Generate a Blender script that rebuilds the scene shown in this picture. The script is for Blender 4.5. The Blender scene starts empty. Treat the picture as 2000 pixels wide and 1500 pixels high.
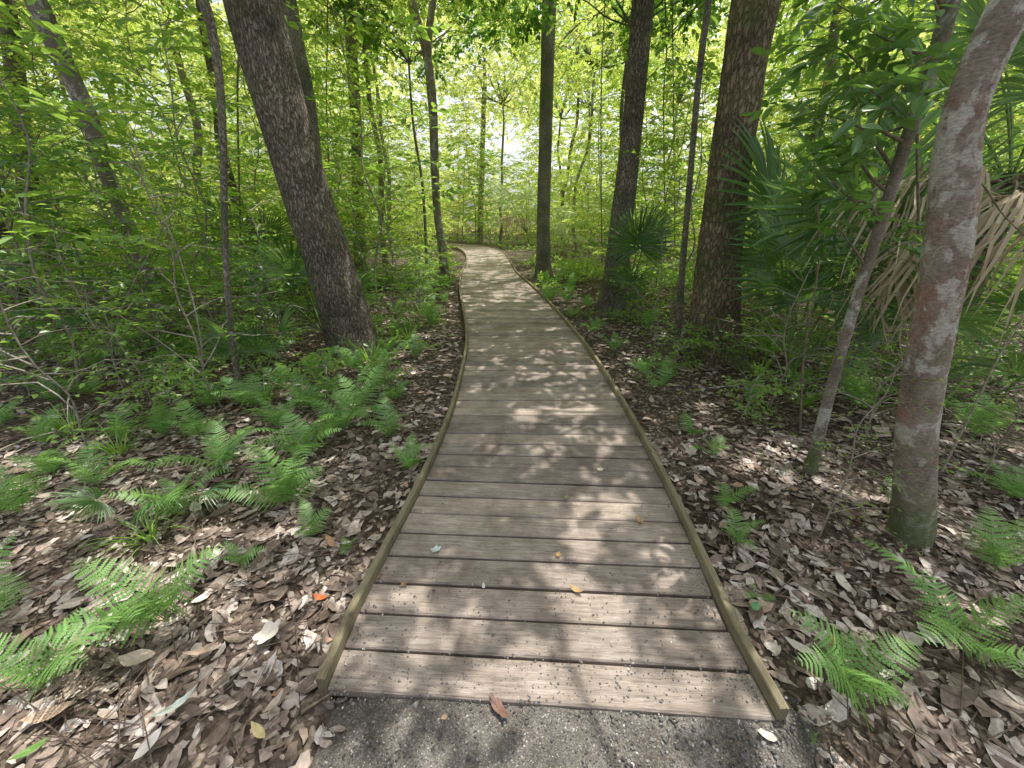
import bpy, math, random
import numpy as np
from mathutils import Vector, Matrix, noise
rng = np.random.default_rng(11); random.seed(11)
D = bpy.data; SC = bpy.context.scene; COL = SC.collection
F = 751.0; PITCH = math.radians(23.4); CAMZ = 1.5
CP, SP = math.cos(PITCH), math.sin(PITCH)
def ray(px, py):
    a = (px-1000)/F; b = (750-py)/F
    return Vector((a, CP+b*SP, -SP+b*CP))
def at(px, py, Y):
    r = ray(px, py); t = Y/r.y
    return Vector((r.x*t, Y, CAMZ+r.z*t))
def onz(px, py, z=0.0):
    r = ray(px, py); t = (z-CAMZ)/r.z
    return Vector((r.x*t, r.y*t, z))
def depth(p): return p.y*CP-(p.z-CAMZ)*SP

# ---------------------------------------------------------------- object helpers
def tag(o, label=None, cat=None, group=None, kind=None):
    if label: o['label'] = label
    if cat: o['category'] = cat
    if group: o['group'] = group
    if kind: o['kind'] = kind
    return o
def empty(name, loc, label, cat, group=None, rz=0, s=1):
    o = D.objects.new(name, None); COL.objects.link(o); o.location = loc
    o.rotation_euler = (0, 0, rz); o.scale = (s, s, s); o.empty_display_size = .1
    return tag(o, label, cat, group)
def obj(name, me, parent=None, loc=(0,0,0), rot=(0,0,0), s=1):
    o = D.objects.new(name, me); COL.objects.link(o)
    if parent: o.parent = parent
    o.location = loc; o.rotation_euler = rot
    o.scale = (s, s, s) if isinstance(s, (int, float)) else s
    return o
def mesh_np(name, V, Q, mats, rnd=None, mi=None, smooth=False, uv=None):
    V = np.ascontiguousarray(V, dtype=np.float32); Q = np.ascontiguousarray(Q, dtype=np.int32)
    me = D.meshes.new(name); n = len(Q)
    me.vertices.add(len(V)); me.vertices.foreach_set('co', V.ravel())
    me.loops.add(n*4); me.loops.foreach_set('vertex_index', Q.ravel())
    me.polygons.add(n); me.polygons.foreach_set('loop_start', np.arange(0, n*4, 4, dtype=np.int32))
    if mi is not None: me.polygons.foreach_set('material_index', np.ascontiguousarray(mi, dtype=np.int32))
    me.polygons.foreach_set('use_smooth', np.full(n, smooth))
    if not isinstance(mats, (list, tuple)): mats = [mats]
    for m in mats: me.materials.append(m)
    me.update(calc_edges=True)
    if rnd is not None:
        a = me.attributes.new('rnd', 'FLOAT', 'POINT'); a.data.foreach_set('value', np.ascontiguousarray(rnd, dtype=np.float32))
    if uv is not None:
        l = me.uv_layers.new(name='UVMap'); l.data.foreach_set('uv', np.ascontiguousarray(uv[Q.ravel()], dtype=np.float32).ravel())
    return me
def nrm(a): return a/np.maximum(np.linalg.norm(a, axis=-1, keepdims=True), 1e-9)

class Acc:
    """collects numpy quads"""
    def __init__(s): s.V=[]; s.Q=[]; s.R=[]; s.M=[]; s.n=0
    def add(s, V, Q, rnd=.5, mi=0):
        V=np.asarray(V).reshape(-1,3); Q=np.asarray(Q).reshape(-1,4)
        s.V.append(V); s.Q.append(Q+s.n); s.n+=len(V)
        s.R.append(np.full(len(V), rnd) if np.isscalar(rnd) else rnd)
        s.M.append(np.full(len(Q), mi))
    def mesh(s, name, mats, smooth=False):
        return mesh_np(name, np.concatenate(s.V), np.concatenate(s.Q), mats, np.concatenate(s.R), np.concatenate(s.M), smooth)

def leaves(P, Dv, N, L, w=.42, fold=.12, droop=.12):
    Dv=nrm(Dv); S=nrm(np.cross(Dv,N)); N=nrm(np.cross(S,Dv)); L=L[:,None]; W=L*w*.5
    b=P; tip=P+Dv*L-N*L*droop
    def q(t,k,sg): return P+Dv*L*t+S*W*k*sg+N*(W*fold*2-L*droop*t*t)
    V=np.stack([b,q(.28,.95,1),q(.66,.8,1),tip,q(.66,.8,-1),q(.28,.95,-1)],1)
    n=len(P); base=np.arange(n)[:,None]*6
    Q=np.concatenate([base+np.array([[0,1,2,3]]), base+np.array([[0,3,4,5]])],1).reshape(-1,4)
    return V.reshape(-1,3), Q
def sprays(acc, O, Dv, L, m=11, leafL=.08, w=.42, jit=.35, tw=.004, r=rng, droop=.2, tone=None):
    O=np.asarray(O,float); Dv=nrm(np.asarray(Dv,float)); S=len(O); L=np.asarray(L,float)
    up=np.array([0,0,1.])+r.normal(0,.25,(S,3)); side=nrm(np.cross(Dv,up)); N=np.cross(side,Dv)
    t=np.linspace(.18,1,m)[None,:,None]
    P=O[:,None]+Dv[:,None]*(L[:,None,None]*t); P[...,2]-=(L[:,None]*droop*t[...,0]**2)
    sg=np.where(np.arange(m)%2==0,1,-1)[None,:,None].astype(float)
    a=math.radians(55)*np.ones((1,m,1)); a[0,-1]=0.05
    ld=Dv[:,None]*np.cos(a)+side[:,None]*np.sin(a)*sg+r.normal(0,jit*.6,(S,m,3)); ld[...,2]-=.18
    nn=N[:,None]+r.normal(0,jit,(S,m,3))
    ll=leafL*r.uniform(.55,1.3,(S,m))
    V,Q=leaves(P.reshape(-1,3),ld.reshape(-1,3),nn.reshape(-1,3),ll.ravel(),w)
    tn=r.uniform(0,1,S) if tone is None else tone
    rn=np.clip(np.repeat(tn,m)*.65+r.uniform(0,.35,S*m),0,1)
    acc.add(V,Q,np.repeat(rn,6),0)
    E=P[:,-1]; M_=P[:,m//2]; k=side*tw
    V=np.stack([O-k,O+k,M_+k*.7,M_-k*.7,E+k*.3,E-k*.3],1).reshape(-1,3)
    b=np.arange(S)[:,None]*6
    acc.add(V,np.concatenate([b+np.array([[0,1,2,3]]),b+np.array([[3,2,4,5]])],1).reshape(-1,4),.5,1)

def resample(pts, rad, n):
    pts=np.array([list(p) for p in pts],float); rad=np.array(rad,float)
    k=len(pts)
    if k==2:
        t=np.linspace(0,1,n)[:,None]; return pts[0]*(1-t)+pts[1]*t, rad[0]*(1-t[:,0])+rad[1]*t[:,0]
    e=np.vstack([2*pts[0]-pts[1],pts,2*pts[-1]-pts[-2]])
    seg=np.linalg.norm(np.diff(pts,axis=0),axis=1); c=np.concatenate([[0],np.cumsum(seg)])
    u=np.linspace(0,c[-1],n); i=np.clip(np.searchsorted(c,u,side='right')-1,0,k-2); f=((u-c[i])/np.maximum(seg[i],1e-6))[:,None]
    p0,p1,p2,p3=e[i],e[i+1],e[i+2],e[i+3]
    P=.5*((2*p1)+(-p0+p2)*f+(2*p0-5*p1+4*p2-p3)*f**2+(-p0+3*p1-3*p2+p3)*f**3)
    return P, np.interp(u,c,rad)
def tube(pts, rad, n=12, sides=8, rough=0, flare=0, flare_h=.25, seed=0, lobes=5):
    P,R=resample(pts,rad,n)
    T=nrm(np.gradient(P,axis=0)); ov=nrm(P[-1]-P[0]); ref=np.array([1.,0,0]) if abs(ov[0])<.7 else np.array([0,1.,0])
    A=nrm(np.cross(np.tile(ref,(n,1)),T)); B=np.cross(T,A)
    ang=np.linspace(0,2*math.pi,sides,endpoint=False)
    rr=np.tile(R[:,None],(1,sides))
    h=(P[:,2]-P[0,2])[:,None]
    if flare: rr=rr+flare*np.exp(-np.maximum(h,0)/flare_h)*(.55+.45*np.cos(lobes*ang+seed)[None]+.25*np.cos(2*ang+seed*2)[None])
    if rough:
        nz=np.zeros((n,sides))
        for i in range(n):
            for j in range(sides):
                v=Vector((math.cos(ang[j])*1.6+seed*7,math.sin(ang[j])*1.6,P[i,2]*1.5))
                nz[i,j]=noise.noise(v)+.5*noise.noise(v*3.1)+.3*noise.noise(Vector((v.x*6,v.y*6,v.z*2)))
        rr=rr*(1+rough*nz)
    V=P[:,None]+A[:,None]*(np.cos(ang)[None,:,None]*rr[...,None])+B[:,None]*(np.sin(ang)[None,:,None]*rr[...,None])
    i=np.arange(n-1)[:,None]*sides; j=np.arange(sides)[None]; j2=(j+1)%sides
    Q=np.stack([i+j,i+j2,i+sides+j2,i+sides+j],-1).reshape(-1,4)
    return V.reshape(-1,3),Q

# ---------------------------------------------------------------- materials
class NT:
    def __init__(s,name):
        s.m=D.materials.new(name); s.m.use_nodes=True; s.t=s.m.node_tree; s.t.nodes.clear(); s.out=s.n('ShaderNodeOutputMaterial')
    def n(s,ty,**k):
        o=s.t.nodes.new(ty)
        for a,b in k.items(): setattr(o,a,b)
        return o
    def l(s,a,ao,b,bi): s.t.links.new(a.outputs[ao],b.inputs[bi])
    def ramp(s,stops,src,so=0):
        r=s.n('ShaderNodeValToRGB'); e=r.color_ramp.elements
        while len(e)<len(stops): e.new(.5)
        for k,(p,c) in enumerate(stops):
            e[k].position=p; e[k].color=(*c,1) if len(c)==3 else c
        s.l(src,so,r,0); return r
    def coord(s,kind='Object',scale=(1,1,1)):
        c=s.n('ShaderNodeTexCoord'); m=s.n('ShaderNodeMapping'); m.inputs['Scale'].default_value=scale
        s.l(c,kind,m,0); return m
    def noise(s,src,scale,detail=4,rough=.55,dist=0):
        o=s.n('ShaderNodeTexNoise'); o.inputs['Scale'].default_value=scale; o.inputs['Detail'].default_value=detail
        o.inputs['Roughness'].default_value=rough; o.inputs['Distortion'].default_value=dist; s.l(src,0,o,0); return o
    def mix(s,fac,a,b,fo=0,ao=0,bo=0,mode='MIX',fv=None):
        o=s.n('ShaderNodeMixRGB',blend_type=mode)
        if fac is not None: s.l(fac,fo,o,0)
        else: o.inputs[0].default_value=fv
        for k,(x,xo) in ((1,(a,ao)),(2,(b,bo))):
            if isinstance(x,tuple): o.inputs[k].default_value=(*x,1)
            else: s.l(x,xo,o,k)
        return o
    def finish(s,col,rough=.8,bump=None,bo=0,bs=.5,bd=.02,spec=.3,co=0):
        p=s.n('ShaderNodeBsdfPrincipled'); p.inputs['Roughness'].default_value=rough; p.inputs['Specular IOR Level'].default_value=spec
        s.l(col,co,p,'Base Color')
        if bump:
            b=s.n('ShaderNodeBump'); b.inputs['Strength'].default_value=bs; b.inputs['Distance'].default_value=bd
            s.l(bump,bo,b,'Height'); s.l(b,0,p,'Normal')
        s.l(p,0,s.out,0); return s.m
def leaf_mat(name,dark,light,tcol,trans=.5,gloss=0,rough=.4):
    t=NT(name); a=t.n('ShaderNodeAttribute',attribute_name='rnd')
    c=t.mix(a,dark,light,fo='Fac')
    p=t.n('ShaderNodeBsdfDiffuse'); t.l(c,0,p,0)
    tc=t.mix(a,tuple(x*.6 for x in tcol),tuple(tcol),fo='Fac')
    tr=t.n('ShaderNodeBsdfTranslucent'); t.l(tc,0,tr,0)
    ms=t.n('ShaderNodeMixShader'); ms.inputs[0].default_value=trans; t.l(p,0,ms,1); t.l(tr,0,ms,2)
    if gloss:
        g=t.n('ShaderNodeBsdfGlossy'); g.inputs['Roughness'].default_value=rough; m2=t.n('ShaderNodeMixShader'); m2.inputs[0].default_value=gloss
        t.l(ms,0,m2,1); t.l(g,0,m2,2); ms=m2
    t.l(ms,0,t.out,0)
    return t.m
M={}
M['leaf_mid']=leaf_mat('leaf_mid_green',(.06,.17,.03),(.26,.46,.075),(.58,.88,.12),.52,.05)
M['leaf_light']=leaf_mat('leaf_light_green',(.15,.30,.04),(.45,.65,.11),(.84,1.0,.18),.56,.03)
M['leaf_far_sun_tint']=leaf_mat('leaf_far_sun_tinted',(.20,.36,.07),(.64,.80,.26),(.95,1.0,.32),.56)  # far leaves coloured paler and yellower to stand for backlit sun glow
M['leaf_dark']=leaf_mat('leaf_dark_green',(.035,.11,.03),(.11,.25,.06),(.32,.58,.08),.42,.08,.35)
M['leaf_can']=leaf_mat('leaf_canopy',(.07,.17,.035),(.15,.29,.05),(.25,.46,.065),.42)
M['fern']=leaf_mat('fern_green',(.12,.30,.07),(.30,.54,.14),(.40,.70,.14),.43,.05,.5)
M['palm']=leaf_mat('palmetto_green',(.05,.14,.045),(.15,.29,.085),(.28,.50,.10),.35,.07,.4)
M['palm_sun_tint']=leaf_mat('palmetto_sun_tinted',(.32,.43,.20),(.60,.70,.38),(.8,.95,.42),.48,.08,.4)  # lighter copy of the palmetto green, sunlight put into its colour
M['palm_dead']=leaf_mat('palmetto_dead',(.45,.36,.24),(.80,.71,.55),(.62,.48,.3),.3)
def solid(name,c,rough=.8,sc=30,var=.35,spec=.25):
    t=NT(name); m=t.coord(); n=t.noise(m,sc,2); r=t.ramp([(.3,tuple(x*(1-var) for x in c)),(.7,tuple(x*(1+var) for x in c))],n)
    return t.finish(r,rough,spec=spec)
M['twig']=solid('twig_brown',(.19,.15,.105))
M['petiole']=solid('petiole_green',(.18,.27,.08))
M['twig_grey']=solid('twig_grey',(.29,.26,.21))
def bark(name,dark,mid,light,scale=26,zs=.22,moss=.0,bd=.03,mcol=(.14,.19,.06)):
    t=NT(name); m=t.coord(scale=(1,1,zs)); v=t.n('ShaderNodeTexVoronoi',feature='DISTANCE_TO_EDGE'); v.inputs['Scale'].default_value=scale
    w=t.noise(m,14,4,.7); mm=t.mix(None,m,w,mode='LINEAR_LIGHT',fv=.05,bo='Color'); t.l(mm,0,v,'Vector')
    r=t.ramp([(0,(0,0,0)),(.22,(1,1,1))],v)
    n=t.noise(t.coord(scale=(1,1,.5)),70,5,.7); big=t.noise(t.coord(),2.3,3)
    c=t.mix(r,dark,mid)
    rr=t.ramp([(.42,(0,0,0)),(.7,(.75,.75,.75))],n); c2=t.mix(rr,c,light)
    bg=t.ramp([(.35,(.65,.65,.62)),(.65,(1.25,1.22,1.15))],big); c3=t.mix(None,c2,bg,mode='MULTIPLY',fv=1)
    if moss:
        mn=t.noise(t.coord(),3.7,5,.7); mr=t.ramp([(.5,(0,0,0)),(.62,(moss,)*3)],mn); c3=t.mix(mr,c3,mcol)
    h=t.mix(None,r,n,mode='MULTIPLY',fv=.6)
    return t.finish(c3,.9,h,0,1.0,bd,.15)
M['bark_oak']=bark('bark_furrowed',(.075,.06,.05),(.31,.27,.225),(.50,.45,.39),38,.30,.3,.03)
M['bark_brown']=bark('bark_brown_rough',(.09,.07,.048),(.28,.23,.155),(.42,.36,.26),24,.4,.6,.03)
M['bark_grey']=bark('bark_grey',(.12,.105,.085),(.30,.275,.23),(.46,.43,.375),38,.5,.45,.012)
def bark_patchy(name,base1,base2,patches,bd=.008,moss_h=0):
    t=NT(name); o=t.coord(scale=(1,1,.6)); n1=t.noise(o,6,5,.65); c=t.ramp([(.35,base1),(.65,base2)],n1)
    k=0
    for (col,sc,lo,hi,amt) in patches:
        k+=1; mp=t.coord(scale=(1,1,.75)); mp.inputs['Location'].default_value=(k*3.7,k*1.3,k*5.1)
        n=t.noise(mp,sc,7,.66,.4); r=t.ramp([(lo,(0,0,0)),(hi,(amt,)*3)],n); c=t.mix(r,c,col)
    if moss_h:
        tc=t.n('ShaderNodeTexCoord'); sp=t.n('ShaderNodeSeparateXYZ'); t.l(tc,'Object',sp,0)
        mr=t.n('ShaderNodeMapRange'); mr.inputs['From Min'].default_value=moss_h; mr.inputs['From Max'].default_value=0; t.l(sp,'Z',mr,0)
        mn=t.noise(t.coord(),14,5,.7); mu=t.mix(None,mr,mn,mode='MULTIPLY',fv=1); mu2=t.ramp([(.15,(0,0,0)),(.42,(.85,.85,.85))],mu); c=t.mix(mu2,c,(.14,.18,.065))
    f=t.noise(t.coord(scale=(1,1,2.4)),60,6,.75); fr=t.ramp([(.3,(.45,.45,.45)),(.7,(1.3,1.3,1.3))],f); c=t.mix(None,c,fr,mode='MULTIPLY',fv=1)
    return t.finish(c,.85,f,0,.9,bd,.2)
M['bark_lichen']=bark_patchy('bark_red_lichen',(.25,.205,.16),(.42,.36,.29),[((.46,.23,.17),4.5,.52,.63,.6),((.60,.58,.50),6,.51,.56,.85),((.22,.24,.13),4.0,.53,.66,.55),((.66,.65,.57),13,.55,.60,.75),((.13,.105,.08),11,.57,.66,.5)],moss_h=.6)
M['bark_mottled']=bark_patchy('bark_mottled',(.18,.15,.115),(.35,.30,.245),[((.60,.60,.54),6.5,.52,.59,.85),((.15,.18,.075),3.1,.54,.68,.6)],moss_h=.5)

t=NT('dry_leaf'); a=t.n('ShaderNodeAttribute',attribute_name='rnd')
r=t.ramp([(0,(.10,.07,.052)),(.2,(.21,.155,.12)),(.42,(.37,.29,.235)),(.62,(.52,.44,.375)),(.82,(.70,.64,.585)),(.97,(.46,.24,.12)),(1,(.74,.67,.56))],a,'Fac')
n=t.noise(t.coord(),45,3); nr=t.ramp([(.3,(.62,.60,.59)),(.7,(1.15,1.15,1.15))],n); c=t.mix(None,r,nr,mode='MULTIPLY',fv=1)
M['litter']=t.finish(c,.6,spec=.3)
t=NT('leaf_mould'); m=t.coord(); w=t.noise(m,9,3); mm=t.mix(None,m,w,mode='LINEAR_LIGHT',fv=.05,bo='Color')
v=t.n('ShaderNodeTexVoronoi'); v.inputs['Scale'].default_value=44; t.l(mm,0,v,'Vector')
sx=t.n('ShaderNodeSeparateColor'); t.l(v,'Color',sx,0)
r=t.ramp([(0,(.08,.06,.046)),(.45,(.15,.115,.088)),(.7,(.24,.19,.15)),(.9,(.40,.33,.27)),(1,(.55,.48,.4))],sx,0)
dr=t.ramp([(0,(1,1,1)),(.75,(.45,.43,.4))],v,'Distance'); c=t.mix(None,r,dr,mode='MULTIPLY',fv=1)
b=t.noise(m,.9,4); br=t.ramp([(.35,(.6,.58,.55)),(.65,(1.1,1.1,1.1))],b); c=t.mix(None,c,br,mode='MULTIPLY',fv=1)
M['ground']=t.finish(c,.9,sx,1,.6,.02,.15)
t=NT('gravel_grit'); m=t.coord(); v=t.n('ShaderNodeTexVoronoi'); v.inputs['Scale'].default_value=260; t.l(m,0,v,'Vector')
sx=t.n('ShaderNodeSeparateColor'); t.l(v,'Color',sx,0); r=t.ramp([(0,(.105,.097,.09)),(.6,(.175,.163,.15)),(.96,(.25,.235,.215)),(1,(.5,.48,.45))],sx,0)
n=t.noise(m,6,6,.65); nr=t.ramp([(.35,(.55,.51,.46)),(.65,(1.2,1.17,1.12))],n); c=t.mix(None,r,nr,mode='MULTIPLY',fv=1)
M['gravel']=t.finish(c,.92,v,0,.5,-.002,.15)
t=NT('pebble'); a=t.n('ShaderNodeAttribute',attribute_name='rnd'); r=t.ramp([(0,(.08,.075,.07)),(.7,(.19,.18,.17)),(.92,(.30,.285,.27)),(1,(.65,.62,.58))],a,'Fac')
M['pebble']=t.finish(r,.7,spec=.3)
def t_map(t,src,sc):
    m=t.n('ShaderNodeMapping'); m.inputs['Scale'].default_value=sc; t.l(src,0,m,0); return m
def wood(name,c0,c1,c2,algae=None):
    t=NT(name); uv=t.n('ShaderNodeUVMap'); uv.uv_map='UVMap'
    m=t_map(t,uv,(1.6,42,1))
    wv=t.noise(t_map(t,uv,(2.2,5,1)),2,3); mm=t.mix(None,m,wv,mode='LINEAR_LIGHT',fv=.9,bo='Color')
    g=t.noise(mm,2.2,6,.65,.3)
    f=t.noise(t_map(t,uv,(6,260,1)),1.5,4,.7)
    col=t.ramp([(.25,c0),(.5,c1),(.75,c2)],g)
    fr=t.ramp([(.3,(.62,.6,.58)),(.62,(1.12,1.12,1.12))],f); c=t.mix(None,col,fr,mode='MULTIPLY',fv=.85)
    st=t.noise(t.coord(),3.5,6,.7); sr=t.ramp([(.35,(.62,.60,.57)),(.6,(1.08,1.08,1.08))],st); c=t.mix(None,c,sr,mode='MULTIPLY',fv=1)
    a=t.n('ShaderNodeAttribute',attribute_name='rnd'); ar=t.ramp([(0,(.72,.72,.72)),(1,(1.2,1.17,1.13))],a,'Fac'); c=t.mix(None,c,ar,mode='MULTIPLY',fv=1)
    if algae:
        an=t.noise(t.coord(),7,5,.7); al=t.ramp([(.4,(0,0,0)),(.62,(.7,)*3)],an); c=t.mix(al,c,algae)
    h=t.mix(None,g,f,fv=.5); return t.finish(c,.72,h,0,.6,.006,.3)
M['deck']=wood('deck_wood',(.21,.175,.145),(.385,.325,.28),(.56,.485,.43))
M['rail']=wood('edge_wood',(.17,.14,.09),(.34,.29,.19),(.48,.42,.29),(.22,.20,.115))

# ---------------------------------------------------------------- boardwalk layout
PAIRS=[((640,1345),(1515,1405)),((710,1178),(1412,1212)),((770,1062),(1358,1085)),((842,915),(1285,928)),((885,808),(1222,808)),
 ((905,730),(1175,728)),((914,680),(1143,680)),((913,640),(1110,638)),((906,600),(1077,600)),((900,565),(1040,562)),((903,535),(1008,533)),
 ((912,512),(995,510)),((910,497),(983,494)),((898,487),(962,484))]
LE=[onz(*a) for a,b in PAIRS]; RE=[onz(*b) for a,b in PAIRS]
for k in range(6):
    dx=-.7-.3*k; dy=1.5-.12*k
    LE.append(LE[-1]+Vector((dx,dy,0))); RE.append(RE[-1]+Vector((dx,dy+.08,0)))
def byparam(pts,n):
    pts=np.array([list(p) for p in pts]); k=len(pts); e=np.vstack([2*pts[0]-pts[1],pts,2*pts[-1]-pts[-2]])
    u=np.linspace(0,k-1-1e-6,n); i=u.astype(int); f=(u-i)[:,None]; p0,p1,p2,p3=e[i],e[i+1],e[i+2],e[i+3]
    return .5*((2*p1)+(-p0+p2)*f+(2*p0-5*p1+4*p2-p3)*f**2+(-p0+3*p1-3*p2+p3)*f**3)
LP=byparam(LE,4000); RP=byparam(RE,4000); CPth=(LP+RP)/2
cum=np.concatenate([[0],np.cumsum(np.linalg.norm(np.diff(CPth,axis=0),axis=1))]); TOT=cum[-1]
def edge(A,s): return np.array([np.interp(s,cum,A[:,k]) for k in range(3)])
def xl(y): return np.interp(y,LP[:,1],LP[:,0])
def xr(y): return np.interp(y,RP[:,1],RP[:,0])
def on_deck(x,y,mg=.06):
    y=np.asarray(y); return (y>LP[0,1]-.08)&(x>xl(y)-mg)&(x<xr(y)+mg)&(y<RP[-1,1])
def gh(x,y):
    v=.045*noise.noise(Vector((x*.45,y*.45,3)))+.02*noise.noise(Vector((x*1.7,y*1.7,1)))
    d=max(xl(y)-x,x-xr(y),0) if y>.6 else max(abs(x)-.8,0)
    k=min(d/1.2,1); far=max(0,(abs(x)-6)/10)
    return -.075+v*(.3+.7*k)+.04*k+min(far,1)*.15*noise.noise(Vector((x*.1,y*.1,9)))
def grid_ground():
    xs=np.concatenate([-np.geomspace(150,9,14),np.linspace(-8.5,8.5,120),np.geomspace(9,150,14)])
    ys=np.concatenate([[-120,-60,-30,-15,-8,-4],np.linspace(-2,16,130),np.geomspace(16.5,200,24)])
    V=np.array([[x,y,gh(x,y)] for y in ys for x in xs]); nx=len(xs); ny=len(ys)
    i=np.arange(ny-1)[:,None]*nx; j=np.arange(nx-1)[None]; Q=np.stack([i+j,i+j+1,i+nx+j+1,i+nx+j],-1).reshape(-1,4)
    return mesh_np('ground',V,Q,M['ground'],smooth=True)
tag(obj('ground',grid_ground()),kind='structure')
def gedge(x,y): return min(x+.60+.26*noise.noise(Vector((x*3,y*3,0)))+.08*noise.noise(Vector((x*14,y*14,0))), 1.0-x+.26*noise.noise(Vector((x*3,y*3,5)))+.08*noise.noise(Vector((x*14,y*14,4))), 1.0-y)
xs=np.linspace(-1.2,1.5,120); ys=np.linspace(-1.5,.95,120); V=[]
for y in ys:
    for x in xs:
        e=gedge(x,y)
        z=-.014+.006*noise.noise(Vector((x*6,y*6,0)))+.003*noise.noise(Vector((x*30,y*30,0))); z-=max(0,.24-e)*.26
        if y>.72: z=min(z,-.013)
        if y>.83: z=-.07
        V.append((x,y,max(z,-.3)))
nx=len(xs); i=np.arange(len(ys)-1)[:,None]*nx; j=np.arange(nx-1)[None]; Q=np.stack([i+j,i+j+1,i+nx+j+1,i+nx+j],-1).reshape(-1,4)
tag(obj('gravel_path',mesh_np('gravel_path',np.array(V),Q,M['gravel'],smooth=True)),kind='structure')
def boxes(C0,S0,rn,mat,name):
    n=len(C0); cube=np.array([[-1,-1,-1],[1,-1,-1],[1,1,-1],[-1,1,-1],[-.6,-.6,1],[.6,-.6,1],[.6,.6,1],[-.6,.6,1]])
    q=rng.normal(size=(n,8,3))*.22; V=(cube[None]+q)*S0[:,None,:]; a=rng.uniform(0,6.28,n); c,s=np.cos(a),np.sin(a)
    X=V[...,0]*c[:,None]-V[...,1]*s[:,None]; Y=V[...,0]*s[:,None]+V[...,1]*c[:,None]; V=np.stack([X,Y,V[...,2]],-1)+C0[:,None]
    f=np.array([[4,5,6,7],[0,1,5,4],[1,2,6,5],[2,3,7,6],[3,0,4,7]]); Q=(np.arange(n)[:,None,None]*8+f[None]).reshape(-1,4)
    return mesh_np(name,V.reshape(-1,3),Q,mat,np.repeat(rn,8))
n=3600; x=rng.uniform(-.6,1.0,n); y=rng.uniform(.35,.79,n); s=rng.gamma(3,.0006,n)+.0008; s=np.where((x>.3),s*1.5,s)
tag(obj('loose_gravel',boxes(np.stack([x,y,-.013+s*.2],1),np.stack([s,s*.8,s*.6],1),rng.uniform(0,1,n)**1.3,M['pebble'],'loose_gravel')),
    'fine grey loose gravel spread before the first plank','gravel',kind='stuff')
n=1500; yy=.76+rng.gamma(.9,.3,n); yy=np.clip(yy,.765,4); u=rng.uniform(0,1,n); x=xl(yy)+.02+(xr(yy)-xl(yy)-.04)*np.where(rng.uniform(size=n)<.5,u,np.where(rng.uniform(size=n)<.5,u**4,1-u**4))
s=rng.gamma(3,.0005,n)+.0008
tag(obj('stray_grit',boxes(np.stack([x,yy,.001+s*.3],1),np.stack([s,s*.8,s*.6],1),rng.uniform(.4,1,n),M['pebble'],'stray_grit')),
    'pale grit scattered over the nearest planks','grit',kind='stuff')

bw=empty('boardwalk',(0,0,0),'long curving wooden boardwalk with low edge boards running into the woods','boardwalk')
V=[];Q=[];R=[];UV=[]; s=0.0; pitch=.1475
prof=lambda w:[(0,-.038),(0,-.006),(.006,0),(w-.006,0),(w,-.006),(w,-.038)]
while s+pitch<TOT:
    w=pitch-random.uniform(.008,.014); w0=len(V); z0=random.uniform(-.003,.003); ou=random.uniform(0,50); ov=random.uniform(0,50); rn=random.random()
    for end,A in ((0,LP),(1,RP)):
        dz=random.uniform(-.002,.002)
        for (v,z) in prof(w):
            p=edge(A,s+v); V.append((p[0],p[1],z+z0+dz)); UV.append((ou+end*1.5,ov+v+(z if z<-.01 else 0))); R.append(rn)
    for k in range(5): Q.append((w0+k,w0+6+k,w0+7+k,w0+k+1))
    Q.append((w0,w0+1,w0+4,w0+5)); Q.append((w0+1,w0+2,w0+3,w0+4)); Q.append((w0+6,w0+11,w0+10,w0+7)); Q.append((w0+7,w0+10,w0+9,w0+8))
    s+=pitch
obj('deck',mesh_np('deck',np.array(V),np.array(Q),M['deck'],np.array(R),uv=np.array(UV)),bw)
def board(A,B,s0,s1,off0,off1,z0,z1,name):
    n=max(2,int((s1-s0)/.25)+1); V=[];UV=[];ou=random.uniform(0,40)
    rn=random.random(); tw=random.uniform(-.004,.004)
    for k in range(n):
        s=s0+(s1-s0)*k/(n-1); a=edge(A,s); t=edge(A,min(s+.08,TOT))-edge(A,max(s-.08,0)); t/=np.linalg.norm(t); nn=np.array([t[1],-t[0],0])
        if np.dot(nn,a-edge(B,s))<0: nn=-nn
        for (o,z,v) in ((off0,z0,0),(off0,z1-.004,.15),(off0+.004,z1,.155),(off1-.004,z1,.19),(off1,z1-.004,.195),(off1,z0,.35)):
            p=a+nn*o; V.append((p[0],p[1],z+tw)); UV.append((ou+s,v+ou))
    Q=[]
    for k in range(n-1):
        for j in range(5): Q.append((k*6+j,k*6+j+1,k*6+7+j,k*6+6+j))
    e=(n-1)*6; Q+= [(0,5,4,1),(1,4,3,2),(e,e+1,e+4,e+5),(e+1,e+2,e+3,e+4)]
    return obj(name,mesh_np(name,np.array(V),np.array(Q),M['rail'],np.full(len(V),rn),uv=np.array(UV)),bw)
for A,B,st in ((LP,RP,(-.0,1.9,4.3,6.7)),(RP,LP,(0,2.35,4.1,6.5))):
    st=list(st)
    while st[-1]+2.4<TOT: st.append(st[-1]+2.4)
    for a,b in zip(st[:-1],st[1:]): board(A,B,a+.003,b-.003,.004,.036,-.085,.052+random.uniform(-.003,.003),'edge_board')
for f in (.25,.75):
    A=LP*(1-f)+RP*f
    V,Qq=tube([A[i]+np.array([0,0,-.075]) for i in range(30,3600,120)],[.03]*30,n=80,sides=4)
    obj('joist',mesh_np('joist',V,Qq,M['rail'],np.full(len(V),.2),uv=V[:,:2].copy()),bw)

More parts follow.
